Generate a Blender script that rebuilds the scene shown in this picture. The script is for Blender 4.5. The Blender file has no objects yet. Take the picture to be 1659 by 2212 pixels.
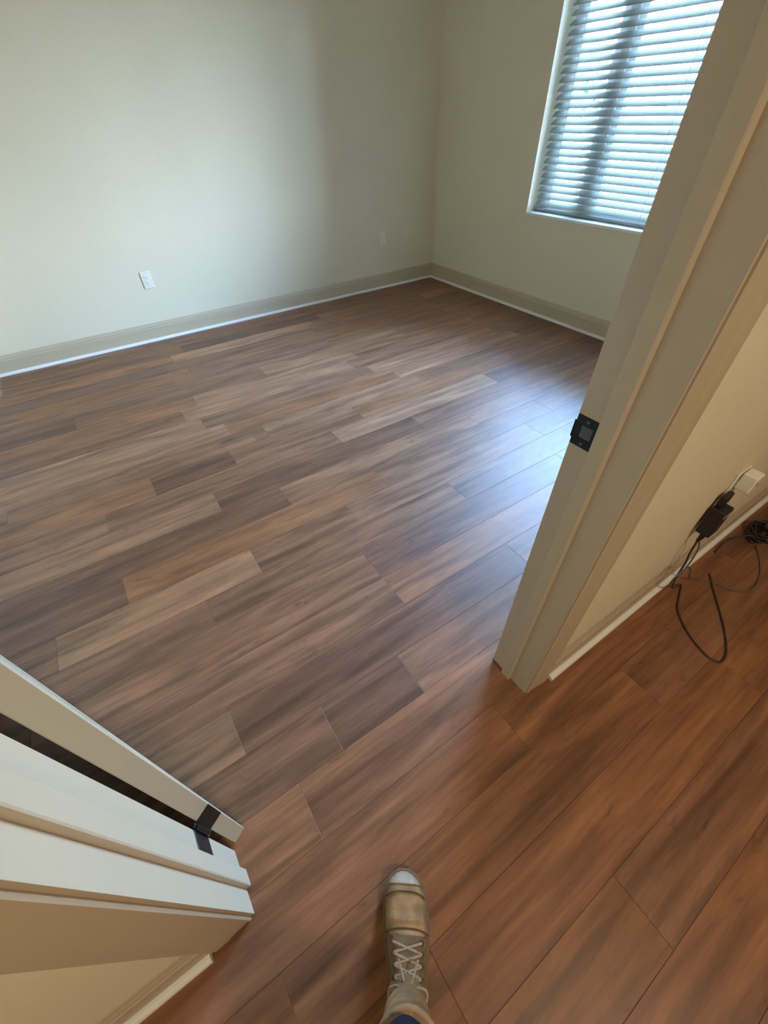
import bpy, bmesh, math, random
from mathutils import Vector, Matrix
random.seed(7)
S = bpy.context.scene
C = S.collection
PI = math.pi

# ------------------------------------------------------------------ camera
CAM_H = 1.35
yaw, pitch, roll, F_PX = 0.56765, 0.77449, -0.03201, 889.62
fw = Vector((math.sin(yaw)*math.cos(pitch), math.cos(yaw)*math.cos(pitch), -math.sin(pitch)))
r0 = fw.cross(Vector((0, 0, 1))).normalized()
u0 = r0.cross(fw)
rt = r0*math.cos(roll) + u0*math.sin(roll)
up = -r0*math.sin(roll) + u0*math.cos(roll)
cd = bpy.data.cameras.new('camera')
cam = bpy.data.objects.new('camera', cd)
C.objects.link(cam)
cd.sensor_fit = 'VERTICAL'
cd.sensor_height = 36.0
cd.lens = F_PX/2212*36.0
cd.clip_start = 0.02
m = Matrix((rt, up, -fw)).transposed().to_4x4()
m.translation = Vector((0, 0, CAM_H))
cam.matrix_world = m
S.camera = cam

# ------------------------------------------------------------------ world, sun, lamps, exposure
EXPOSURE = 0.0
SKY_STRENGTH = 133.0
SKY_HORIZON = (0.77, 0.845, 0.97, 1)
SKY_ZENITH = (0.18, 0.34, 0.72, 1)
SKY_MID = (0.36, 0.595, 1.0, 1)
HALL_LAMP_W = 33.0
HALL_LAMP_COL = (1.0, 0.89, 0.70)
w = bpy.data.worlds.new('sky')
S.world = w
w.use_nodes = True
nt = w.node_tree
nt.nodes.clear()
wo = nt.nodes.new('ShaderNodeOutputWorld')
bg = nt.nodes.new('ShaderNodeBackground')
tc = nt.nodes.new('ShaderNodeTexCoord')
sx = nt.nodes.new('ShaderNodeSeparateXYZ')
cr = nt.nodes.new('ShaderNodeValToRGB')
cr.color_ramp.elements[0].position = 0.0
cr.color_ramp.elements[0].color = SKY_HORIZON
cr.color_ramp.elements[1].position = 0.8
cr.color_ramp.elements[1].color = SKY_ZENITH
nt.links.new(tc.outputs['Generated'], sx.inputs[0])
nt.links.new(sx.outputs['Z'], cr.inputs[0])
nt.links.new(cr.outputs[0], bg.inputs[0])
bg.inputs[1].default_value = SKY_STRENGTH
el = cr.color_ramp.elements.new(0.36)
el.color = SKY_MID
nt.links.new(bg.outputs[0], wo.inputs[0])
sun = bpy.data.lights.new('sun', 'SUN')
sun.energy = 50.0
sun.color = (1.0, 0.95, 0.86)
sun.angle = 0.01
so = bpy.data.objects.new('sun', sun)
C.objects.link(so)
so.rotation_euler = Vector((-0.62, 0.25, 0.75)).to_track_quat('Z', 'Y').to_euler()
so.location = (-6, 2, 9)
# portal that guides sky light through the window opening
pl = bpy.data.lights.new('window_portal', 'AREA')
pl.shape = 'RECTANGLE'
pl.size, pl.size_y = 1.88, 1.70
pl.cycles.is_portal = True
po = bpy.data.objects.new('window_portal', pl)
C.objects.link(po)
po.matrix_world = Matrix.Translation((3.49, 1.875, 1.55)) @ Vector((1, 0, 0)).to_track_quat('Z', 'Y').to_matrix().to_4x4()
S.view_settings.view_transform = 'Standard'
S.view_settings.look = 'None'
S.view_settings.exposure = EXPOSURE
S.view_settings.gamma = 1.0
S.view_settings.use_curve_mapping = False
S.cycles.max_bounces = 12
S.cycles.diffuse_bounces = 6
S.cycles.sample_clamp_indirect = 8.0
S.cycles.use_denoising = True


# ------------------------------------------------------------------ materials
def mat(name, col, rough=0.5, metal=0.0, spec=0.5, noise=0.0, nscale=20.0, bump=0.0, bscale=200.0, coat=0.0, emit=None, es=0.0):
    M = bpy.data.materials.new(name)
    M.use_nodes = True
    t = M.node_tree
    b = t.nodes['Principled BSDF']
    b.inputs['Base Color'].default_value = (*col, 1)
    b.inputs['Roughness'].default_value = rough
    b.inputs['Metallic'].default_value = metal
    b.inputs['Specular IOR Level'].default_value = spec
    b.inputs['Coat Weight'].default_value = coat
    tcn = t.nodes.new('ShaderNodeTexCoord')
    if noise > 0:
        n = t.nodes.new('ShaderNodeTexNoise')
        n.inputs['Scale'].default_value = nscale
        n.inputs['Detail'].default_value = 5
        t.links.new(tcn.outputs['Object'], n.inputs['Vector'])
        mr = t.nodes.new('ShaderNodeMapRange')
        mr.inputs[1].default_value = 0.25
        mr.inputs[2].default_value = 0.75
        mr.inputs[3].default_value = 1-noise
        mr.inputs[4].default_value = 1+noise
        t.links.new(n.outputs['Fac'], mr.inputs[0])
        mx = t.nodes.new('ShaderNodeVectorMath')
        mx.operation = 'SCALE'
        mx.inputs[0].default_value = col
        t.links.new(mr.outputs[0], mx.inputs['Scale'])
        t.links.new(mx.outputs[0], b.inputs['Base Color'])
    if bump > 0:
        n2 = t.nodes.new('ShaderNodeTexNoise')
        n2.inputs['Scale'].default_value = bscale
        n2.inputs['Detail'].default_value = 3
        t.links.new(tcn.outputs['Object'], n2.inputs['Vector'])
        bp = t.nodes.new('ShaderNodeBump')
        bp.inputs['Strength'].default_value = bump
        bp.inputs['Distance'].default_value = 0.002
        t.links.new(n2.outputs['Fac'], bp.inputs['Height'])
        t.links.new(bp.outputs[0], b.inputs['Normal'])
    if emit:
        b.inputs['Emission Color'].default_value = (*emit, 1)
        b.inputs['Emission Strength'].default_value = es
    return M


WALL = mat('wall_paint', (0.725, 0.645, 0.49), 0.75, spec=0.25, noise=0.02, nscale=1.5, bump=0.35, bscale=140)
CEIL = mat('ceiling_paint', (0.84, 0.80, 0.70), 0.85, spec=0.2, bump=0.4, bscale=90)
TRIM = mat('khaki_trim_paint', (0.50, 0.41, 0.29), 0.42, spec=0.45, noise=0.02, nscale=4)
DOORM = mat('door_paint', (0.50, 0.44, 0.32), 0.4, spec=0.45, noise=0.02, nscale=5)
WHITE = mat('white_moulding_paint', (0.80, 0.79, 0.75), 0.38, spec=0.5)
SLAT = mat('blind_slat', (0.38, 0.42, 0.40), 0.75, spec=0.08)
VINYL = mat('window_vinyl', (0.80, 0.81, 0.80), 0.35)
SILLM = mat('sill_marble', (0.80, 0.80, 0.78), 0.18, spec=0.5, noise=0.04, nscale=9)
PLATE = mat('outlet_plastic', (0.78, 0.745, 0.62), 0.35)
PLATEW = mat('outlet_plastic_white', (0.82, 0.80, 0.72), 0.3)
SLOT = mat('slot_dark', (0.03, 0.03, 0.03), 0.6)
BLACKM = mat('black_metal', (0.012, 0.014, 0.018), 0.38, metal=0.6)
STEELM = mat('latch_hole_steel', (0.10, 0.095, 0.10), 0.4, metal=0.7)
BLACKP = mat('black_plastic', (0.014, 0.014, 0.016), 0.4)
CORD = mat('cord_rubber', (0.035, 0.03, 0.027), 0.45)
CORDG = mat('cord_grey', (0.11, 0.105, 0.095), 0.45)
SUBF = mat('subfloor', (0.07, 0.045, 0.03), 0.8)
SUEDE = mat('tan_suede', (0.36, 0.235, 0.12), 0.75, spec=0.25, noise=0.42, nscale=30, bump=0.6, bscale=260)
SUEDE2 = mat('tan_suede_light', (0.40, 0.28, 0.165), 0.7, spec=0.3, noise=0.22, nscale=45, bump=0.5, bscale=240)
TOE = mat('toe_highlight_tan', (0.42, 0.33, 0.235), 0.45, noise=0.15, nscale=60)  # paler than the suede: glossy toe highlight put into the colour
SOLE = mat('sole_rubber', (0.20, 0.135, 0.075), 0.7, noise=0.15, nscale=60)
LACE = mat('boot_lace', (0.42, 0.33, 0.22), 0.7, noise=0.35, nscale=220)
STITCH = mat('boot_dark_seam', (0.10, 0.055, 0.025), 0.8)
DENIM = mat('navy_denim', (0.016, 0.024, 0.045), 0.85, noise=0.3, nscale=160, bump=0.6, bscale=700)
SOCK = mat('sock_white', (0.7, 0.68, 0.62), 0.85, bump=0.5, bscale=500)
GROUND = mat('outside_concrete', (0.52, 0.51, 0.48), 0.85, noise=0.12, nscale=2.5)
LEAF = mat('tree_leaf', (0.05, 0.10, 0.05), 0.6, noise=0.4, nscale=14)
BARK = mat('tree_bark', (0.12, 0.085, 0.06), 0.85, noise=0.3, nscale=20)
LAMPG = mat('lamp_glass', (0.9, 0.88, 0.8), 0.4, emit=(1.0, 0.82, 0.60), es=3.0)

G = bpy.data.materials.new('window_glass')
G.use_nodes = True
t = G.node_tree
t.nodes.clear()
o_ = t.nodes.new('ShaderNodeOutputMaterial')
tr = t.nodes.new('ShaderNodeBsdfTransparent')
tr.inputs[0].default_value = (0.93, 0.97, 0.96, 1)
gl = t.nodes.new('ShaderNodeBsdfGlossy')
gl.inputs['Roughness'].default_value = 0.02
ms = t.nodes.new('ShaderNodeMixShader')
fr = t.nodes.new('ShaderNodeFresnel')
fr.inputs[0].default_value = 1.35
t.links.new(fr.outputs[0], ms.inputs[0])
t.links.new(tr.outputs[0], ms.inputs[1])
t.links.new(gl.outputs[0], ms.inputs[2])
t.links.new(ms.outputs[0], o_.inputs[0])

# wood plank: tone from the object's own colour, grain from noise stretched along the board
WOOD = bpy.data.materials.new('vinyl_wood_plank')
WOOD.use_nodes = True
t = WOOD.node_tree
L = t.links.new
b = t.nodes['Principled BSDF']
oi = t.nodes.new('ShaderNodeObjectInfo')
geo = t.nodes.new('ShaderNodeNewGeometry')
rnd = t.nodes.new('ShaderNodeMath'); rnd.operation = 'MULTIPLY'; rnd.inputs[1].default_value = 37.0
L(oi.outputs['Random'], rnd.inputs[0])
cmb = t.nodes.new('ShaderNodeCombineXYZ')
L(rnd.outputs[0], cmb.inputs[0]); L(rnd.outputs[0], cmb.inputs[1]); L(rnd.outputs[0], cmb.inputs[2])
add = t.nodes.new('ShaderNodeVectorMath'); add.operation = 'ADD'
L(geo.outputs['Position'], add.inputs[0]); L(cmb.outputs[0], add.inputs[1])


def stretched(sc, scale, det, rough=0.55, dist=0.0):
    mp = t.nodes.new('ShaderNodeMapping')
    mp.inputs['Scale'].default_value = sc
    L(add.outputs[0], mp.inputs['Vector'])
    n = t.nodes.new('ShaderNodeTexNoise')
    n.inputs['Scale'].default_value = scale
    n.inputs['Detail'].default_value = det
    n.inputs['Roughness'].default_value = rough
    n.inputs['Distortion'].default_value = dist
    L(mp.outputs[0], n.inputs['Vector'])
    return n


def rng(src, a, b_, lo, hi):
    r = t.nodes.new('ShaderNodeMapRange')
    for i, v in enumerate((a, b_, lo, hi)):
        r.inputs[i+1].default_value = v
    L(src, r.inputs[0])
    return r


n_fine = stretched((1.6, 26, 1), 4.0, 4, 0.6)
n_mid = stretched((0.8, 10.5, 1), 2.2, 3, 0.55, 0.5)
n_big = stretched((0.9, 3.2, 1), 3.2, 4, 0.6, 1.2)
n_knot = stretched((3.0, 9.0, 1), 2.4, 3, 0.65, 0.4)
f1 = rng(n_fine.outputs['Fac'], 0.3, 0.7, 0.86, 1.14)
f2 = rng(n_mid.outputs['Fac'], 0.3, 0.7, 0.60, 1.42)
f3 = rng(n_big.outputs['Fac'], 0.3, 0.7, 0.84, 1.18)
f4 = rng(n_knot.outputs['Fac'], 0.64, 0.74, 1.0, 0.62)
def mul(a, b_):
    q = t.nodes.new('ShaderNodeMath'); q.operation = 'MULTIPLY'
    L(a, q.inputs[0]); L(b_, q.inputs[1]); return q
ff = mul(mul(f1.outputs[0], f2.outputs[0]).outputs[0], mul(f3.outputs[0], f4.outputs[0]).outputs[0])
sc_ = t.nodes.new('ShaderNodeVectorMath'); sc_.operation = 'SCALE'
L(oi.outputs['Color'], sc_.inputs[0]); L(ff.outputs[0], sc_.inputs['Scale'])
L(sc_.outputs[0], b.inputs['Base Color'])
rr = rng(n_mid.outputs['Fac'], 0.3, 0.7, 0.42, 0.50)
L(rr.outputs[0], b.inputs['Roughness'])
b.inputs['Specular IOR Level'].default_value = 0.50
bp = t.nodes.new('ShaderNodeBump')
bp.inputs['Strength'].default_value = 0.12
bp.inputs['Distance'].default_value = 0.001
L(n_fine.outputs['Fac'], bp.inputs['Height'])
L(bp.outputs[0], b.inputs['Normal'])


# ------------------------------------------------------------------ mesh helpers
def add_box(bm, lo, hi, bev=0.0, seg=1):
    n0 = len(bm.verts)
    r = bmesh.ops.create_cube(bm, size=1.0)
    vs = r['verts']
    for v in vs:
        for i in range(3):
            v.co[i] = lo[i] if v.co[i] < 0 else hi[i]
    if bev > 0:
        es = list({e for v in vs for e in v.link_edges})
        bmesh.ops.bevel(bm, geom=es, offset=bev, segments=seg, affect='EDGES', profile=0.5)


def box(lo, hi, bev=0.0, seg=1):
    bm = bmesh.new()
    add_box(bm, lo, hi, bev, seg)
    return bm


def boxes(lst, bev=0.0):
    bm = bmesh.new()
    for lo, hi in lst:
        add_box(bm, lo, hi, bev)
    return bm


def add_prism(bm, pts, a, b_, axis):
    """2D profile pts extruded between a and b_ along axis ('x','y','z')."""
    def P(p, q):
        return {'x': (q, p[0], p[1]), 'y': (p[0], q, p[1]), 'z': (p[0], p[1], q)}[axis]
    v1 = [bm.verts.new(P(p, a)) for p in pts]
    v2 = [bm.verts.new(P(p, b_)) for p in pts]
    n = len(pts)
    bm.faces.new(v1)
    bm.faces.new(v2[::-1])
    for i in range(n):
        bm.faces.new((v1[i], v2[i], v2[(i+1) % n], v1[(i+1) % n]))
    bmesh.ops.recalc_face_normals(bm, faces=bm.faces)


def prism(pts, a, b_, axis):
    bm = bmesh.new()
    add_prism(bm, pts, a, b_, axis)
    return bm


def smooth_path(pts, n=8):
    P = [Vector(p) for p in pts]
    P = [P[0]*2-P[1]] + P + [P[-1]*2-P[-2]]
    out = []
    for i in range(1, len(P)-2):
        for k in range(n):
            s = k/n
            a, b1, c, d = P[i-1], P[i], P[i+1], P[i+2]
            out.append(0.5*((2*b1)+(-a+c)*s+(2*a-5*b1+4*c-d)*s*s+(-a+3*b1-3*c+d)*s**3))
    out.append(P[-2])
    return out


def add_tube(bm, pts, r, sides=8, smooth=6):
    P = smooth_path(pts, smooth) if smooth else [Vector(p) for p in pts]
    rings = []
    prev = None
    for i, p in enumerate(P):
        tg = (P[min(i+1, len(P)-1)]-P[max(i-1, 0)]).normalized()
        if prev is None:
            prev = tg.orthogonal().normalized()
        nn = (prev-tg*prev.dot(tg)).normalized()
        prev = nn
        bb = tg.cross(nn)
        rad = r(i/(len(P)-1)) if callable(r) else r
        rings.append([bm.verts.new(p+nn*math.cos(2*PI*k/sides)*rad+bb*math.sin(2*PI*k/sides)*rad) for k in range(sides)])
    for a, c in zip(rings, rings[1:]):
        for k in range(sides):
            f = bm.faces.new((a[k], a[(k+1) % sides], c[(k+1) % sides], c[k]))
            f.smooth = True
    bm.faces.new(rings[0][::-1])
    bm.faces.new(rings[-1])


def tube(pts, r, sides=8, smooth=6):
    bm = bmesh.new()
    add_tube(bm, pts, r, sides, smooth)
    return bm


def obj(name, bm, m, parent=None, smooth=False, col=None):
    me = bpy.data.meshes.new(name)
    if smooth:
        for f in bm.faces:
            f.smooth = True
    bm.to_mesh(me)
    bm.free()
    me.materials.append(m)
    o = bpy.data.objects.new(name, me)
    C.objects.link(o)
    if parent:
        o.parent = parent
    if col:
        o.color = (*col, 1)
    return o


def thing(name, label, cat, loc=(0, 0, 0), rz=0.0, group=None):
    o = bpy.data.objects.new(name, None)
    C.objects.link(o)
    o.location = loc
    o.rotation_euler = (0, 0, rz)
    o['label'] = label
    o['category'] = cat
    if group:
        o['group'] = group
    return o


def struct(o, label, cat):
    o['kind'] = 'structure'
    o['label'] = label
    o['category'] = cat
    return o


# ------------------------------------------------------------------ room dimensions (metres)
XL, XR = -0.815, 3.267          # room left and right walls
YB = 3.996                      # far wall
Y0, Y1 = 0.218, 0.348           # doorway wall, hall face and room face
JL, JR = -0.262, 0.648          # jamb faces
HXL, HXR, HYB = -1.35, 3.467, -2.20
ZC = 2.74
DH = 2.05
WY0, WY1, WZ0, WZ1 = 0.95, 2.80, 0.72, 2.38   # window opening

# ------------------------------------------------------------------ shell
wf = boxes([((HXL, Y0, 0), (JL-0.02, Y1, ZC)), ((JR+0.02, Y0, 0), (HXR, Y1, ZC)), ((JL-0.02, Y0, DH+0.02), (JR+0.02, Y1, ZC))])
struct(obj('wall_front', wf, WALL), 'beige wall around the open doorway between hall and room', 'wall')
struct(obj('wall_back', box((XL-0.13, YB, 0), (XR+0.2, YB+0.15, ZC)), WALL), 'beige far wall of the empty room with two small outlets', 'wall')
struct(obj('wall_left', box((XL-0.13, Y1, 0), (XL, YB, ZC)), WALL), 'beige room wall at the left edge, meeting the far wall', 'wall')
wr = boxes([((XR, Y1, 0), (XR+0.2, WY0, ZC)), ((XR, WY1, 0), (XR+0.2, YB, ZC)),
            ((XR, WY0, 0), (XR+0.2, WY1, WZ0-0.02)), ((XR, WY0, WZ1), (XR+0.2, WY1, ZC))])
struct(obj('wall_right', wr, WALL), 'shaded beige wall holding the window with blinds', 'wall')
struct(obj('wall_hall_left', box((HXL-0.12, HYB, 0), (HXL, Y0, ZC)), WALL), 'beige hall wall left of the open doorway', 'wall')
struct(obj('wall_hall_right', box((HXR, HYB, 0), (HXR+0.12, Y0, ZC)), WALL), 'beige hall wall at the far right end of the hall', 'wall')
struct(obj('wall_hall_back', box((HXL-0.12, HYB-0.12, 0), (HXR+0.12, HYB, ZC)), WALL), 'beige hall wall behind the viewer', 'wall')
struct(obj('ceiling', box((HXL-0.12, HYB-0.12, ZC), (HXR+0.12, YB+0.15, ZC+0.12)), CEIL), 'pale flat ceiling above room and hall', 'ceiling')

# floor: dark subfloor with every plank its own part
floor = obj('floor', box((HXL-0.12, HYB-0.12, -0.10), (HXR+0.12, YB+0.15, -0.0085)), SUBF)
struct(floor, 'brown wood-look plank floor running through room and hall', 'floor')
PW, PL, YREF = 0.152, 1.22, 1.460
fixed = {0: 0.405, 1: 0.117, 2: 0.863, 3: -0.12, 5: 1.590, 6: 0.267, 8: 0.305, -1: 0.868, -2: 0.617, -3: 1.12,
         -4: 0.527, -5: 0.527, -6: -0.16, -7: 0.085}
base_t = {'d': (0.150, 0.066, 0.034), 'm': (0.203, 0.091, 0.045), 'l': (0.255, 0.121, 0.061), 'o': (0.226, 0.095, 0.041), 'g': (0.172, 0.083, 0.048)}
tones = {(0, 0): 'm', (0, -1): 'd', (1, 0): 'd', (1, -1): 'l', (2, 0): 'l', (2, -1): 'm', (3, 0): 'g', (3, -1): 'o', (6, -1): 'l', (6, 0): 'm',
         (7, -1): 'm', (7, 0): 'l', (8, 0): 'l', (8, 1): 'm', (6, 1): 'l', (4, -1): 'm', (4, 0): 'd', (4, 1): 'm', (5, 0): 'l', (5, -1): 'o',
         (9, 0): 'l', (9, -1): 'm', (-4, 0): 'd', (-4, -1): 'm', (-6, 0): 'd', (-6, -1): 'l', (-7, -1): 'm', (-1, 0): 'm', (-1, -1): 'o', (5, 1): 'd',
         (-3, -1): 'm', (-3, 0): 'g'}
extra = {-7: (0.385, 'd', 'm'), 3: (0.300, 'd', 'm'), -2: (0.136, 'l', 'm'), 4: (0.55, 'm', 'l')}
row0 = math.ceil((HYB-YREF)/PW)-1
row1 = math.floor((YB-YREF)/PW)
prng = random.Random(11)
for k in range(row0, row1+1):
    ya, yb = YREF+k*PW, YREF+(k+1)*PW
    ylo, yhi = max(ya, HYB), min(yb, YB)
    if yhi-ylo < 0.01:
        continue
    room = ya > Y1-0.02
    xa, xb = (XL, XR) if room else (HXL, HXR)
    j0 = fixed.get(k, prng.uniform(0, PL))
    n0 = math.floor((xa-j0)/PL)
    n = n0
    cuts = []
    while j0+n*PL < xb:
        a, b2 = max(j0+n*PL, xa), min(j0+(n+1)*PL, xb)
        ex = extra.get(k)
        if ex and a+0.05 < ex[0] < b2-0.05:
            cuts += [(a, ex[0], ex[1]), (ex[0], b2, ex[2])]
        elif b2-a > 0.02:
            cuts.append((a, b2, tones.get((k, n))))
        n += 1
    for a, b2, tone in cuts:
        if True:
            if tone is None:
                tone = prng.choice('dmmmmmlgog') if room else prng.choice('moomoo')  # hall boards lean orange: warm hall light put into their tone
            c = base_t[tone]
            v = prng.uniform(0.92, 1.08)
            c = (c[0]*v, c[1]*v*prng.uniform(0.98, 1.02), c[2]*v*prng.uniform(0.96, 1.05))
            g = 0.0003
            bm = bmesh.new()
            w2, l2 = (yhi-ylo)/2-g, (b2-a)/2-g
            e = 0.0006
            lo = [bm.verts.new((sx_*l2, sy_*w2, -0.008)) for sx_, sy_ in ((-1, -1), (1, -1), (1, 1), (-1, 1))]
            mi = [bm.verts.new((sx_*l2, sy_*w2, -e*0.6)) for sx_, sy_ in ((-1, -1), (1, -1), (1, 1), (-1, 1))]
            hi = [bm.verts.new((sx_*(l2-e), sy_*(w2-e), 0)) for sx_, sy_ in ((-1, -1), (1, -1), (1, 1), (-1, 1))]
            bm.faces.new(lo[::-1]); bm.faces.new(hi)
            for A_, B_ in ((lo, mi), (mi, hi)):
                for i in range(4):
                    bm.faces.new((A_[i], A_[(i+1) % 4], B_[(i+1) % 4], B_[i]))
            o = obj('plank', bm, WOOD, floor, col=c)
            o.location = ((a+b2)/2, (ylo+yhi)/2, 0)

# ------------------------------------------------------------------ baseboards and white shoe mouldings
BH = 0.135
def base_profile(dep, h=BH):
    # (distance from wall, z): flat board, stepped moulded top
    return [(0, 0.0), (dep, 0.0), (dep, h-0.036), (dep-0.003, h-0.032), (dep-0.003, h-0.022), (dep-0.007, h-0.012), (dep-0.009, h-0.003), (dep-0.011, h), (0, h)]
def shoe_profile(dep):
    q = [(dep, 0.0), (dep+0.016, 0.0)]
    for i in range(0, 6):
        a = i/5*PI/2
        q.append((dep+0.004+0.012*math.cos(a), 0.006+0.013*math.sin(a)))
    q.append((dep, 0.019))
    return q
def run(name, prof, wallpos, sgn, a, b_, axis, m, label, cat):
    # axis 'x': board runs along x on wall y=wallpos, growing sgn in y. axis 'y': runs along y on wall x=wallpos
    pts = [(wallpos+sgn*d, z) for d, z in prof]
    if axis == 'x':
        o = obj(name, prism(pts, a, b_, 'x'), m)
    else:
        o = obj(name, prism(pts, a, b_, 'y'), m)
    return struct(o, label, cat)
BD = 0.014
run('baseboard_back', base_profile(BD), YB, -1, XL, XR, 'x', TRIM, 'khaki baseboard along the far wall', 'baseboard')
run('baseboard_right', base_profile(BD), XR, -1, Y1, YB, 'y', TRIM, 'khaki baseboard below the window', 'baseboard')
run('baseboard_left', base_profile(BD), XL, 1, Y1, YB, 'y', TRIM, 'khaki baseboard on the room wall at the left edge', 'baseboard')
run('baseboard_front', base_profile(BD), Y1, 1, 0.742, XR, 'x', TRIM, 'khaki baseboard on the room side, right of the doorway', 'baseboard')
run('baseboard_hall_right', base_profile(0.012), Y0, -1, 0.742, HXR, 'x', TRIM, 'khaki baseboard in the hall right of the doorway, behind cords', 'baseboard')
run('baseboard_hall_left', base_profile(0.012), Y0, -1, HXL, -0.362, 'x', TRIM, 'khaki baseboard in the hall left of the doorway', 'baseboard')
run('trim_1', shoe_profile(BD), YB, -1, XL, XR, 'x', WHITE, 'thin white shoe moulding at the foot of the far wall', 'trim')
run('trim_2', shoe_profile(BD), XR, -1, Y1, YB, 'y', WHITE, 'thin white shoe moulding below the window wall', 'trim')
run('trim_3', shoe_profile(BD), XL, 1, Y1, YB, 'y', WHITE, 'thin white shoe moulding at the left edge of the room', 'trim')
run('trim_4', shoe_profile(0.012), Y0, -1, 0.748, HXR, 'x', WHITE, 'white shoe moulding in the hall right of the doorway', 'trim')
run('trim_5', shoe_profile(0.012), Y0, -1, HXL, -0.366, 'x', WHITE, 'white shoe moulding in the hall, bottom left of the photo', 'trim')

# ------------------------------------------------------------------ door frame
def casing_profile(x_in, x_out, y_wall, sgn):
    # moulded face: bead at the inner edge, shallow cove, thicker back band
    s = 1 if x_out > x_in else -1
    W = abs(x_out-x_in)
    d = [(0, 0), (0, 0.008), (0.003, 0.011), (0.008, 0.0115), (0.011, 0.009), (0.016, 0.0095), (0.045, 0.012), (0.058, 0.0145), (0.070, 0.015), (W-0.004, 0.015), (W, 0.012), (W, 0)]
    return [(x_in+s*a, y_wall+sgn*dd) for a, dd in d]
frame_r = obj('trim_6', prism([(JR, 0.2135), (JR, 0.2725), (JR-0.010, 0.2735), (JR-0.0115, 0.276), (JR-0.0115, 0.3045), (JR-0.010, 0.306), (JR, 0.307), (JR, 0.352), (JR+0.02, 0.352), (JR+0.02, 0.2135)], 0, DH, 'z'), TRIM)
struct(frame_r, 'khaki right door jamb with raised stop and black strike plate', 'door jamb')
frame_l = obj('trim_7', prism([(JL, 0.2135), (JL, 0.2645), (JL+0.010, 0.2655), (JL+0.0115, 0.268), (JL+0.0115, 0.301), (JL+0.010, 0.303), (JL, 0.304), (JL, 0.352), (JL-0.02, 0.352), (JL-0.02, 0.2135)], 0, DH, 'z'), TRIM)
struct(frame_l, 'window-lit left door jamb carrying the black hinges', 'door jamb')
hb = boxes([((JL-0.02, 0.2135, DH), (JR+0.02, 0.352, DH+0.02)), ((JL, 0.268, DH-0.0115), (JR, 0.303, DH))], 0.0)
struct(obj('trim_8', hb, TRIM), 'khaki head jamb above the doorway', 'door jamb')
n = 9
for (xi, xo, yw, sg, lab) in ((JR+0.008, 0.742, Y0, -1, 'khaki casing on the hall side, right of the doorway'),
                              (JL-0.008, -0.362, Y0, -1, 'khaki casing on the hall side, left of the doorway, below the lit jamb'),
                              (JR+0.008, 0.742, Y1, 1, 'khaki casing on the room side, right of the doorway'),
                              (JL-0.008, -0.362, Y1, 1, 'khaki casing on the room side, behind the open door')):
    struct(obj('trim_%d' % n, prism(casing_profile(xi, xo, yw, sg), 0, DH+0.008, 'z'), TRIM), lab, 'door casing')
    n += 1
for yw, sg, lab in ((Y0, -1, 'khaki head casing over the doorway on the hall side'), (Y1, 1, 'khaki head casing over the doorway on the room side')):
    pts = [(y, z) for z, y in casing_profile(DH+0.008, DH+0.100, yw, sg)]
    struct(obj('trim_%d' % n, prism(pts, -0.362, 0.742, 'x'), TRIM), lab, 'door casing')
    n += 1

# strike plate on the right jamb (plate with latch hole and lip over the jamb edge)
bm = bmesh.new()
zc = 0.921
xs = JR-0.0018
add_box(bm, (xs, 0.3085, zc-0.0305), (JR+0.0005, 0.352, zc-0.0125), 0.0004)
add_box(bm, (xs, 0.3085, zc+0.0125), (JR+0.0005, 0.352, zc+0.0305), 0.0004)
add_box(bm, (xs, 0.3085, zc-0.0125), (JR+0.0005, 0.316, zc+0.0125), 0.0004)
add_box(bm, (xs, 0.340, zc-0.0125), (JR+0.0005, 0.352, zc+0.0125), 0.0004)
add_box(bm, (xs-0.0006, 0.351, zc-0.018), (JR+0.006, 0.3555, zc+0.018), 0.001)
sp = obj('strike_plate', bm, BLACKM, frame_r)
sp['label'] = 'black strike plate'
obj('latch_hole', box((JR-0.0006, 0.316, zc-0.0125), (JR-0.0001, 0.340, zc+0.0125)), STEELM, sp)
bm = bmesh.new()
for dz in (-0.0225, 0.0225):
    r_ = bmesh.ops.create_cone(bm, cap_ends=True, segments=12, radius1=0.0038, radius2=0.003, depth=0.0012,
                               matrix=Matrix.Translation((xs-0.0004, 0.329, zc+dz)) @ Matrix.Rotation(-PI/2, 4, 'Y'))
obj('screw', bm, STEELM, sp)

# ------------------------------------------------------------------ door leaf, opened about 119 degrees into the room
PINX, PINY = -0.2575, 0.357
door = thing('door_1', 'open door swung into the room, seen edge-on beside its black hinge', 'door', (PINX, PINY, 0), math.radians(119.6))
door['kind'] = 'structure'
y_a, y_b = 0.315-PINY, 0.350-PINY      # leaf thickness in its own frame
x_a, x_b = 0.003, 0.003+0.902
zb, zt = 0.012, DH-0.006
core = box((x_a+0.10, y_a+0.006, zb+0.10), (x_b-0.10, y_b-0.006, zt-0.10))
leaf = boxes([((x_a, y_a, zb), (x_a+0.115, y_b, zt)), ((x_b-0.115, y_a, zb), (x_b, y_b, zt)),
              ((x_a+0.115, y_a, zb), (x_b-0.115, y_b, zb+0.24)), ((x_a+0.115, y_a, zt-0.12), (x_b-0.115, y_b, zt)),
              ((x_a+0.115, y_a, 0.92), (x_b-0.115, y_b, 1.05))], 0.0015)
obj('leaf_frame', leaf, DOORM, door)
for za, zz in ((zb+0.24, 0.92), (1.05, zt-0.12)):
    bm = bmesh.new()
    add_box(bm, (x_a+0.110, y_a+0.008, za-0.004), (x_b-0.110, y_b-0.008, zz+0.004))
    add_box(bm, (x_a+0.150, y_a+0.003, za+0.035), (x_b-0.150, y_b-0.003, zz-0.035), 0.004, 2)
    obj('panel', bm, DOORM, door)
bm = bmesh.new()
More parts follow.
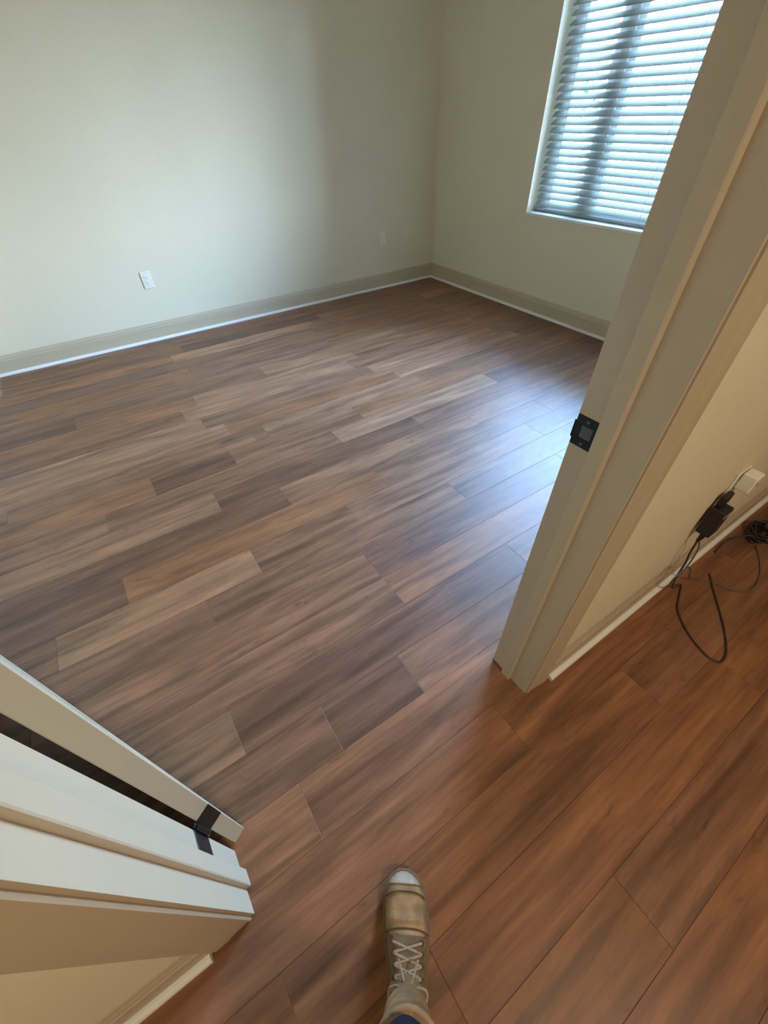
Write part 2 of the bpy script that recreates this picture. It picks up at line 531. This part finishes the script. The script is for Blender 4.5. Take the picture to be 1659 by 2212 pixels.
for side, s in ((y_a, -1), (y_b, 1)):
    R = Matrix.Rotation(PI/2, 4, 'X')
    bmesh.ops.create_cone(bm, cap_ends=True, segments=24, radius1=0.032, radius2=0.030, depth=0.008, matrix=Matrix.Translation((x_b-0.065, side+s*0.004, zc)) @ R)
    bmesh.ops.create_cone(bm, cap_ends=True, segments=16, radius1=0.011, radius2=0.011, depth=0.04, matrix=Matrix.Translation((x_b-0.065, side+s*0.026, zc)) @ R)
    add_box(bm, (x_b-0.185, side+s*0.046-0.007, zc-0.010), (x_b-0.053, side+s*0.046+0.007, zc+0.010), 0.004, 2)
h_ = obj('door_handle', bm, BLACKM, door)
h_['label'] = 'black lever handle'
for hz in (0.262, 1.03, 1.80):
    # leaf on the door edge moves with the door, barrel at the pin
    bm = bmesh.new()
    add_box(bm, (0.001, -0.041, hz-0.0445), (0.0032, 0.0, hz+0.0445), 0.0005)
    for k in range(5):
        a = hz-0.0445+k*0.0178
        bmesh.ops.create_cone(bm, cap_ends=True, segments=16, radius1=0.0065, radius2=0.0065, depth=0.0172, matrix=Matrix.Translation((0, 0, a+0.0089)))
    bmesh.ops.create_uvsphere(bm, u_segments=12, v_segments=8, radius=0.0055, matrix=Matrix.Translation((0, 0, hz+0.047)))
    bmesh.ops.create_uvsphere(bm, u_segments=12, v_segments=8, radius=0.0055, matrix=Matrix.Translation((0, 0, hz-0.047)))
    hg = obj('hinge', bm, BLACKM, door)
    hg['label'] = 'black door hinge'
    bm = bmesh.new()
    add_box(bm, (JL-0.0005, 0.307, hz-0.0445), (JL+0.0018, 0.355, hz+0.0445), 0.0006)
    hl = obj('hinge_leaf', bm, BLACKM, frame_l)
    hl['label'] = 'black hinge leaf'

# ------------------------------------------------------------------ window, sill and outside
win = thing('window_1', 'white framed window in the right wall behind the blinds', 'window', (0, 0, 0))
win['kind'] = 'structure'
FX0, FX1 = 3.415, 3.462
MY0, MY1 = 2.285, 2.450
obj('window_frame', boxes([((FX0, WY0, WZ0), (FX1, WY0+0.085, WZ1)), ((FX0, WY1-0.095, WZ0), (FX1, WY1, WZ1)),
                           ((FX0, WY0+0.085, WZ0), (FX1, WY1-0.095, WZ0+0.07)), ((FX0, WY0+0.085, WZ1-0.07), (FX1, WY1-0.095, WZ1))], 0.002), VINYL, win)
for my0, my1 in ((MY0, MY1), (1.30, 1.465)):
    obj('mullion', boxes([((FX0+0.004, my0, WZ0+0.07), (FX1-0.004, my1, WZ1-0.07)), ((FX0-0.006, my0+0.05, WZ0+0.07), (FX1, my1-0.05, WZ1-0.07))], 0.002), VINYL, win)
obj('pane', box((3.437, MY1-0.001, WZ0+0.068), (3.441, WY1-0.094, WZ1-0.068)), G, win)
obj('pane', box((3.437, 1.464, WZ0+0.068), (3.441, MY0+0.001, WZ1-0.068)), G, win)
obj('pane', box((3.437, WY0+0.084, WZ0+0.068), (3.441, 1.301, WZ1-0.068)), G, win)
bm = bmesh.new()
add_box(bm, (XR-0.012, WY0-0.002, WZ0-0.019), (FX0+0.03, WY1-0.0005+0.003, WZ0), 0.003, 2)
sl = obj('window_sill', bm, SILLM, win)
sl['label'] = 'glossy white sill'

blind = thing('window_blind', 'white horizontal slat blind hanging in the window recess', 'blind', (3.372, (WY0+WY1)/2, WZ0))
hw = (WY1-WY0)/2-0.008
PITCH, TILT, SW = 0.0432, math.radians(35), 0.050
def slat_mesh():
    bm = bmesh.new()
    prof_t, prof_b = [], []
    N = 6
    for i in range(N+1):
        s = -SW/2+SW*i/N
        crown = 0.0022*(1-(2*s/SW)**2)
        prof_t.append((s, crown+0.0014))
        prof_b.append((s, crown-0.0014))
    pts = prof_t+prof_b[::-1]
    ct, st = math.cos(TILT), math.sin(TILT)
    pts = [(x*ct-z*st, x*st+z*ct) for x, z in pts]     # outer edge raised, room edge lowered
    add_prism(bm, pts, -hw, hw, 'y')
    return bm
first = None
nsl = 0
z = 0.056
while z < WZ1-WZ0-0.075:
    if first is None:
        first = obj('slat', slat_mesh(), SLAT, blind)
        s_ = first
    else:
        s_ = first.copy()
        C.objects.link(s_)
        s_.parent = blind
    s_.location = (0, 0, z)
    z += PITCH
    nsl += 1
ztop = z
obj('bottom_rail', box((-0.024, -hw, 0.006), (0.026, hw, 0.024), 0.004, 2), SLAT, blind)
obj('headrail', box((-0.028, -hw-0.004, WZ1-WZ0-0.05), (0.028, hw+0.004, WZ1-WZ0-0.003), 0.003), SLAT, blind)
obj('valance', box((-0.036, -hw-0.006, WZ1-WZ0-0.072), (-0.029, hw+0.006, WZ1-WZ0-0.002), 0.003), SLAT, blind)
for yy in (-hw+0.13, 0.0, hw-0.13):
    for xx in (-0.0245, 0.0245):
        zz = 0.02
        obj('ladder_cord', tube([(xx, yy, zz), (xx, yy, WZ1-WZ0-0.05)], 0.0011, 6, 0), SLAT, blind)
obj('tilt_wand', tube([(-0.042, -hw+0.07, WZ1-WZ0-0.07), (-0.043, -hw+0.07, 0.62)], 0.004, 6, 0), SLAT, blind)

struct(obj('ground_outside', box((HXR+0.2, -60, -0.45), (90, 90, -0.35)), GROUND), 'pale ground seen outside between the blind slats', 'ground')
def tree(x, y, h, r, label, seed):
    rg = random.Random(seed)
    tr_ = thing('tree', label, 'tree', (x, y, -0.35), 0, 'trees outside the window')
    obj('trunk', tube([(0, 0, 0), (0.05, 0.02, h*0.3), (0.0, 0.06, h*0.75)], lambda s: 0.13*(1-0.6*s), 8, 4), BARK, tr_)
    bm = bmesh.new()
    for i in range(26):
        a, q, zz = rg.uniform(0, 2*PI), rg.uniform(0, 1)**0.6*r, rg.uniform(0.32, 1.0)*h
        q *= math.sin(PI*min(1, max(0.12, (zz/h-0.2)/0.9)))
        rr_ = rg.uniform(0.25, 0.45)*r
        mm = Matrix.Translation((math.cos(a)*q, math.sin(a)*q, zz)) @ Matrix.Diagonal((rr_, rr_, rr_*0.75, 1))
        s0 = len(bm.verts)
        rs = bmesh.ops.create_icosphere(bm, subdivisions=3, radius=1, matrix=mm)
        for v in rs['verts']:
            v.co += Vector((rg.uniform(-1, 1), rg.uniform(-1, 1), rg.uniform(-1, 1)))*rr_*0.13
    obj('foliage', bm, LEAF, tr_)
tree(17, 12.9, 3.1, 0.85, 'dark green tree outside behind the left pane', 3)
tree(20, 16.2, 2.9, 0.9, 'second dark green tree outside, farther left behind the blinds', 4)

# ------------------------------------------------------------------ outlets
def outlet(name, cx_, y_face, zc_, sgn, label, m, w_=0.074, h_o=0.118):
    """duplex receptacle; sgn is the direction of its face in y"""
    t_ = thing(name, label, 'outlet', (cx_, y_face, zc_), 0 if sgn < 0 else PI, 'duplex wall outlets')
    bm = bmesh.new()
    pr_ = [(-w_/2, 0), (-w_/2, -0.003), (-w_/2+0.005, -0.0062), (w_/2-0.005, -0.0062), (w_/2, -0.003), (w_/2, 0)]
    add_box(bm, (-w_/2, -0.0065, -h_o/2), (w_/2, 0, h_o/2), 0.0028, 2)
    obj('cover_plate', bm, m, t_)
    for dz in (-0.0195, 0.0195):
        rc = obj('receptacle', box((-0.017, -0.0088, dz-0.0145), (0.017, -0.006, dz+0.0145), 0.0012, 2), PLATEW if m is PLATE else PLATE, t_)
        bm = bmesh.new()
        add_box(bm, (-0.0075, -0.0091, dz-0.003), (-0.0055, -0.0086, dz+0.006))
        add_box(bm, (0.0055, -0.0091, dz-0.002), (0.0075, -0.0086, dz+0.006))
        bmesh.ops.create_cone(bm, cap_ends=True, segments=10, radius1=0.0026, radius2=0.0026, depth=0.0006,
                              matrix=Matrix.Translation((0, -0.0089, dz-0.0085)) @ Matrix.Rotation(PI/2, 4, 'X'))
        obj('slots', bm, SLOT, rc)
    bm = bmesh.new()
    bmesh.ops.create_cone(bm, cap_ends=True, segments=12, radius1=0.0032, radius2=0.0028, depth=0.0012,
                          matrix=Matrix.Translation((0, -0.0068, 0)) @ Matrix.Rotation(PI/2, 4, 'X'))
    obj('screw', bm, m, t_)
    return t_
outlet('wall_outlet', 0.428, YB, 0.440, -1, 'pale outlet on the far wall, toward its left, above the baseboard', PLATE)
outlet('wall_outlet', 2.630, YB, 0.440, -1, 'wall-coloured outlet on the far wall close to the corner', PLATE)
OX = 1.435
outlet('wall_outlet', OX, Y0, 0.485, -1, 'white hall outlet right of the doorway with a black adapter plugged in', PLATEW, 0.080, 0.125)

wp = thing('plug_in_adapter', 'small white plug-in block on the upper socket of the hall outlet', 'adapter', (OX, Y0-0.0088, 0.520))
bm = bmesh.new()
add_box(bm, (-0.024, -0.040, -0.030), (0.024, 0.0, 0.030), 0.005, 3)
obj('block_body', bm, PLATEW, wp)
obj('port', box((-0.008, -0.0405, -0.004), (0.008, -0.0397, 0.004)), SLOT, wp)

# ------------------------------------------------------------------ adapter, cords on the hall floor
AX, AZ = 1.350, 0.412
ad = thing('power_adapter', 'black plug-in power adapter hanging below the hall outlet with a looping cord', 'adapter', (AX, Y0, AZ))
bm = bmesh.new()
add_box(bm, (-0.028, -0.050, -0.062), (0.028, -0.008, 0.045), 0.005, 2)
obj('adapter_body', bm, BLACKP, ad)
obj('rating_label', box((-0.028, -0.0512, 0.026), (0.028, -0.0495, 0.033), 0.0003), mat('adapter_grey', (0.32, 0.32, 0.31), 0.4), ad)
obj('plug_head', box((-0.013, -0.026, 0.045), (0.036, -0.0093, 0.085), 0.003), BLACKP, ad)
obj('cord_relief', tube([(0, -0.03, -0.058), (-0.002, -0.03, -0.085), (-0.006, -0.028, -0.105)], lambda s: 0.011-0.006*s, 8, 4), BLACKP, ad)
def W(x, y, z):  # world -> adapter frame
    return (x-AX, y-Y0, z-AZ)
r_c = 0.0032
cz = r_c+0.0003
path = [(1.344, 0.190, 0.312), (1.345, 0.185, 0.245), (1.36, 0.180, 0.19), (1.335, 0.172, 0.13), (1.345, 0.165, 0.075), (1.40, 0.166, 0.03), (1.455, 0.160, cz+0.003),
        (1.40, 0.135, cz), (1.345, 0.110, cz), (1.300, 0.066, cz), (1.265, 0.010, cz), (1.246, -0.050, cz), (1.262, -0.083, cz),
        (1.315, -0.075, cz), (1.395, -0.030, cz), (1.475, 0.030, cz), (1.545, 0.085, cz), (1.60, 0.125, cz)]
c1 = obj('cord', tube([W(*p) for p in path], r_c, 8, 6), CORD, ad)
path = [(1.346, 0.188, 0.312), (1.40, 0.182, 0.24), (1.405, 0.176, 0.17), (1.36, 0.172, 0.115), (1.30, 0.170, 0.125), (1.29, 0.168, 0.18), (1.335, 0.164, 0.20), (1.40, 0.160, 0.14), (1.46, 0.158, 0.06),
        (1.50, 0.150, 0.02), (1.545, 0.135, cz), (1.575, 0.085, cz), (1.60, 0.030, cz), (1.66, -0.002, cz), (1.75, 0.010, cz), (1.84, 0.050, cz), (1.90, 0.090, cz+0.004)]
obj('cord', tube([W(*p) for p in path], 0.0026, 8, 6), CORDG, ad)

cb = thing('cord_bundle', 'black coiled cord bundle with connector on the hall floor by the baseboard', 'cord', (1.99, 0.110, 0))
bm = bmesh.new()
rg = random.Random(5)
pts = []
for i in range(60):
    a = i/60*2*PI*6
    rr_ = 0.050+0.013*math.sin(i*1.7)+0.006*rg.uniform(-1, 1)
    pts.append((math.cos(a)*rr_*1.25, math.sin(a)*rr_*0.85, 0.0045+0.034*(i/60)+0.004*math.sin(i*0.9)))
add_tube(bm, pts, 0.0042, 8, 3)
obj('coil', bm, BLACKP, cb)
obj('tie', tube([(0.052, -0.006, 0.001), (0.078, -0.008, 0.02), (0.052, -0.006, 0.050), (0.040, -0.004, 0.02), (0.052, -0.006, 0.0035)], 0.0035, 6, 5), CORDG, cb)
obj('connector', box((-0.012, -0.018, 0.0295), (0.036, 0.012, 0.056), 0.004, 2), BLACKP, cb)
obj('lead', tube([(-0.055, 0.0, 0.03), (-0.09, 0.035, 0.02), (-0.14, 0.062, 0.006), (-0.20, 0.066, 0.004), (-0.26, 0.060, 0.004)], 0.0030, 8, 6), CORD, cb)

# ------------------------------------------------------------------ the viewer's booted foot
ANG = math.radians(-37)
per = thing('person', 'person in the doorway wearing a tan lace-up work boot and navy trousers', 'person', (-0.072, -0.125, 0), ANG)
# own frame: +y forward to the toe, x across, heel at y=-0.07, toe at y=+0.235
Y_HEEL, Y_TOE = -0.075, 0.248
def halfw(s):           # s: 0 heel .. 1 toe
    pts = [(0, 0.006), (0.02, 0.020), (0.06, 0.030), (0.15, 0.036), (0.35, 0.034), (0.5, 0.038), (0.68, 0.0465), (0.80, 0.0475), (0.90, 0.041), (0.955, 0.030), (0.985, 0.018), (1, 0.006)]
    for (a, A_), (b_, B_) in zip(pts, pts[1:]):
        if s <= b_:
            q = (s-a)/(b_-a)
            return A_+(B_-A_)*q
    return pts[-1][1]
def cxs(s):             # centre line drifts to the inside at the toe
    return 0.008*math.sin(s*PI)-0.006*s
def top(s):
    pts = [(0, 0.05), (0.04, 0.085), (0.10, 0.105), (0.30, 0.115), (0.42, 0.112), (0.52, 0.096), (0.62, 0.083), (0.70, 0.075), (0.78, 0.070), (0.88, 0.066), (0.95, 0.056), (0.985, 0.044), (1, 0.032)]
    for (a, A_), (b_, B_) in zip(pts, pts[1:]):
        if s <= b_:
            q = (s-a)/(b_-a)
            return A_+(B_-A_)*q
    return pts[-1][1]
def lerp_y(s):
    return Y_HEEL+(Y_TOE-Y_HEEL)*s
def foot_loft(bm, s0, s1, n_, grow, zlow, wig=0.0):
    rings = []
    for i in range(n_+1):
        s = s0+(s1-s0)*i/n_
        hwid, h, cx_, y = halfw(s)+grow, top(s)+grow, cxs(s), lerp_y(s)
        if wig:
            h += wig*math.sin(s*95)*max(0, 1-abs(s-0.72)/0.1)
        ring = []
        M_ = 20
        for k in range(M_):
            a = PI*k/(M_-1)
            c_, s_ = math.cos(a), math.sin(a)
            px = cx_+hwid*math.copysign(abs(c_)**0.62, c_)
            pz = zlow+(h-zlow)*abs(s_)**0.72
            ring.append(bm.verts.new((px, y, pz)))
        rings.append(ring)
    for a, c_ in zip(rings, rings[1:]):
        for k in range(len(a)-1):
            bm.faces.new((a[k], a[k+1], c_[k+1], c_[k]))
        bm.faces.new((a[-1], a[0], c_[0], c_[-1]))
    bm.faces.new(rings[0][::-1])
    bm.faces.new(rings[-1])
    bmesh.ops.recalc_face_normals(bm, faces=bm.faces)
# upper: foot and shaft fused by voxel remesh into one continuous surface
bm = bmesh.new()
foot_loft(bm, 0.0, 1.0, 46, 0, 0.018, 0.005)
def shaft_at(q):
    """q 0..1: centre y, z, half length, half width of the leaning ankle shaft"""
    zz = 0.05+0.155*q
    return (0.004+0.030*(1-q)**1.5-0.012*q, zz, 0.066-0.006*q+0.014*(1-q)**2, 0.040+0.018*q)
rings = []
for i in range(12):
    y_, z_, hl_, hw_ = shaft_at(i/11)
    rings.append([bm.verts.new((0.004+hw_*math.cos(a), y_+hl_*math.sin(a), z_+0.012*math.sin(a)*(i/11))) for a in [2*PI*k/28 for k in range(28)]])
for a, c_ in zip(rings, rings[1:]):
    for k in range(28):
        bm.faces.new((a[k], a[(k+1) % 28], c_[(k+1) % 28], c_[k]))
bm.faces.new(rings[0][::-1])
bm.faces.new(rings[-1])
boot = obj('work_boot', bm, SUEDE, per)
boot['label'] = 'tan suede lace-up work boot'
rm = boot.modifiers.new('fuse', 'REMESH')
rm.mode = 'VOXEL'
rm.voxel_size = 0.0035
rm.use_smooth_shade = True
sm = boot.modifiers.new('soft', 'SMOOTH')
sm.iterations = 6
sm.factor = 0.6
# pieces of the boot as sub-parts
bm = bmesh.new()
rings = []
for zz, gr in ((0.0, 0.001), (0.004, 0.004), (0.018, 0.005), (0.022, 0.003), (0.026, 0.006), (0.031, 0.0045)):
    ring = []
    N = 36
    for i in range(N+1):
        s = i/N
        ring.append((cxs(s)+halfw(s)+gr, lerp_y(s)+(gr if s > 0.9 else (-gr if s < 0.1 else 0))))
    for i in range(N, -1, -1):
        s = i/N
        ring.append((cxs(s)-halfw(s)-gr, lerp_y(s)+(gr if s > 0.9 else (-gr if s < 0.1 else 0))))
    rings.append([bm.verts.new((x_, y_, zz)) for x_, y_ in ring])
for a, c_ in zip(rings, rings[1:]):
    for k in range(len(a)):
        bm.faces.new((a[k], a[(k+1) % len(a)], c_[(k+1) % len(a)], c_[k]))
bm.faces.new(rings[0][::-1]); bm.faces.new(rings[-1])
bmesh.ops.recalc_face_normals(bm, faces=bm.faces)
sole = obj('sole', bm, SOLE, boot)
bm = bmesh.new()
foot_loft(bm, 0.925, 1.0, 14, 0.0022, 0.022)
tcap = obj('toe_cap', bm, TOE, boot, smooth=True)
tcap['label'] = 'toe cap with a pale highlight in its colour'
# vamp seam band, side facings with eyelets, tongue, laces
def surf(s, a, lift):
    hwid, h, cx_, y = halfw(s)+lift, top(s)+lift, cxs(s), lerp_y(s)
    c_, s_ = math.cos(a), math.sin(a)
    return Vector((cx_+hwid*math.copysign(abs(c_)**0.62, c_), y, 0.018+(h-0.018)*abs(s_)**0.72))
for sd in (0, 1):
    bm = bmesh.new()
    strip = []
    for i in range(13):
        s = 0.66-0.26*i/12
        row = []
        for j in range(5):
            a = math.radians(68-46*j/4)
            if sd:
                a = PI-a
            row.append(surf(s, a, 0.0035-(0.003 if j in (0, 4) else 0)))
        strip.append([bm.verts.new(p) for p in row])
    for a_, c_ in zip(strip, strip[1:]):
        for k in range(4):
            f = bm.faces.new((a_[k], a_[k+1], c_[k+1], c_[k])); f.smooth = True
    bmesh.ops.solidify(bm, geom=bm.faces[:], thickness=0.002)
    obj('eyelet_facing', bm, SUEDE2, boot, smooth=True)
bm = bmesh.new()
strip = []
for i in range(15):
    s = 0.665-0.335*i/14
    strip.append([bm.verts.new(surf(s, math.radians(120-60*j/6), 0.0020+0.0022*math.sin(PI*j/6)+0.010*max(0, (0.46-s)/0.13))) for j in range(7)])
for a_, c_ in zip(strip, strip[1:]):
    for k in range(6):
        bm.faces.new((a_[k], a_[k+1], c_[k+1], c_[k]))
bmesh.ops.solidify(bm, geom=bm.faces[:], thickness=0.003)
tg_ = obj('tongue', bm, SUEDE2, boot, smooth=True)
for i in range(5):
    s = 0.635-0.052*i
    L1 = surf(s, math.radians(62), 0.006); R1 = surf(s, math.radians(118), 0.006)
    L2 = surf(s-0.05, math.radians(62), 0.006); R2 = surf(s-0.05, math.radians(118), 0.006)
    for P_, Q_ in ((L1, R2), (R1, L2)):
        mid = (P_+Q_)/2+Vector((0, 0, 0.005))
        obj('lace', tube([P_, mid, Q_], 0.0024, 6, 5), LACE, boot)
    for P_ in (L1, R1):
        bm = bmesh.new()
        bmesh.ops.create_cone(bm, cap_ends=True, segments=10, radius1=0.0045, radius2=0.0035, depth=0.003, matrix=Matrix.Translation(P_-Vector((0, 0, 0.0008))))
        obj('eyelet', bm, STITCH, boot)
bow = surf(0.40, PI/2, 0.012)
for sgn in (-1, 1):
    obj('lace_loop', tube([bow, bow+Vector((sgn*0.018, 0.016, 0.006)), bow+Vector((sgn*0.036, 0.012, 0.0)), bow+Vector((sgn*0.034, -0.002, -0.002)), bow+Vector((sgn*0.014, -0.003, 0.004)), bow], 0.0024, 6, 5), LACE, boot)
    obj('lace_end', tube([bow, bow+Vector((sgn*0.010, 0.028, 0.002)), bow+Vector((sgn*0.020, 0.052, -0.010))], 0.0022, 6, 5), LACE, boot)
bm = bmesh.new()
for s in (0.70, 0.885):
    pts = [surf(s+0.03*math.cos((a-90)/57.3)**2-0.03, math.radians(a), 0.0012) for a in range(8, 175, 8)]
    add_tube(bm, pts, 0.0013, 5, 2)
obj('seam', bm, STITCH, boot)
# padded collar and trouser leg
bm = bmesh.new()
y_, z_, hl_, hw_ = shaft_at(0.96)
add_tube(bm, [(0.004+(hw_-0.001)*math.cos(a), y_+(hl_-0.001)*math.sin(a), z_+0.012*math.sin(a)) for a in [2*PI*k/24 for k in range(25)]], 0.006, 8, 1)
obj('collar', bm, SUEDE2, boot)
bm = bmesh.new()
rings = []
NR = 16
for i in range(NR):
    q = i/(NR-1)
    z_ = 0.185+0.36*q
    cy = -0.004-0.115*q
    cx_ = 0.004-0.004*q
    rx = 0.047+0.020*q
    ry = 0.054+0.020*q
    ring = []
    for k in range(40):
        a = 2*PI*k/40
        wr_ = 1+0.05*math.sin(3*a+q*6)*(1-q)+0.035*math.sin(5*a-q*9)
        ring.append(bm.verts.new((cx_+rx*wr_*math.cos(a), cy+ry*wr_*math.sin(a), z_+0.010*math.sin(a)*(1-q))))
    rings.append(ring)
for a_, c_ in zip(rings, rings[1:]):
    for k in range(40):
        bm.faces.new((a_[k], a_[(k+1) % 40], c_[(k+1) % 40], c_[k]))
bm.faces.new(rings[-1])
bmesh.ops.recalc_face_normals(bm, faces=bm.faces)
tl = obj('trouser_leg', bm, DENIM, per, smooth=True)
tl['label'] = 'navy denim trouser leg'
sdm = tl.modifiers.new('thick', 'SOLIDIFY')
sdm.thickness = 0.003

# ------------------------------------------------------------------ hall ceiling lamp (out of view, lights the hall)
LX, LY = 0.45, -1.50
lamp = thing('ceiling_light', 'round flush ceiling light over the hall, above the frame', 'light', (LX, LY, ZC))
bm = bmesh.new()
bmesh.ops.create_cone(bm, cap_ends=True, segments=32, radius1=0.17, radius2=0.17, depth=0.025, matrix=Matrix.Translation((0, 0, -0.0125)))
obj('lamp_base', bm, BLACKM, lamp)
bm = bmesh.new()
bmesh.ops.create_uvsphere(bm, u_segments=32, v_segments=16, radius=0.155)
for v in list(bm.verts):
    v.co.z = min(v.co.z, 0)*0.45-0.025
bmesh.ops.remove_doubles(bm, verts=bm.verts, dist=0.0005)
obj('glass_shade', bm, LAMPG, lamp, smooth=True)
la = bpy.data.lights.new('hall_lamp_light', 'AREA')
la.shape = 'DISK'
la.size = 0.32
la.energy = HALL_LAMP_W
la.color = HALL_LAMP_COL
lo = bpy.data.objects.new('hall_lamp_light', la)
C.objects.link(lo)
lo.location = (LX, LY, ZC-0.11)
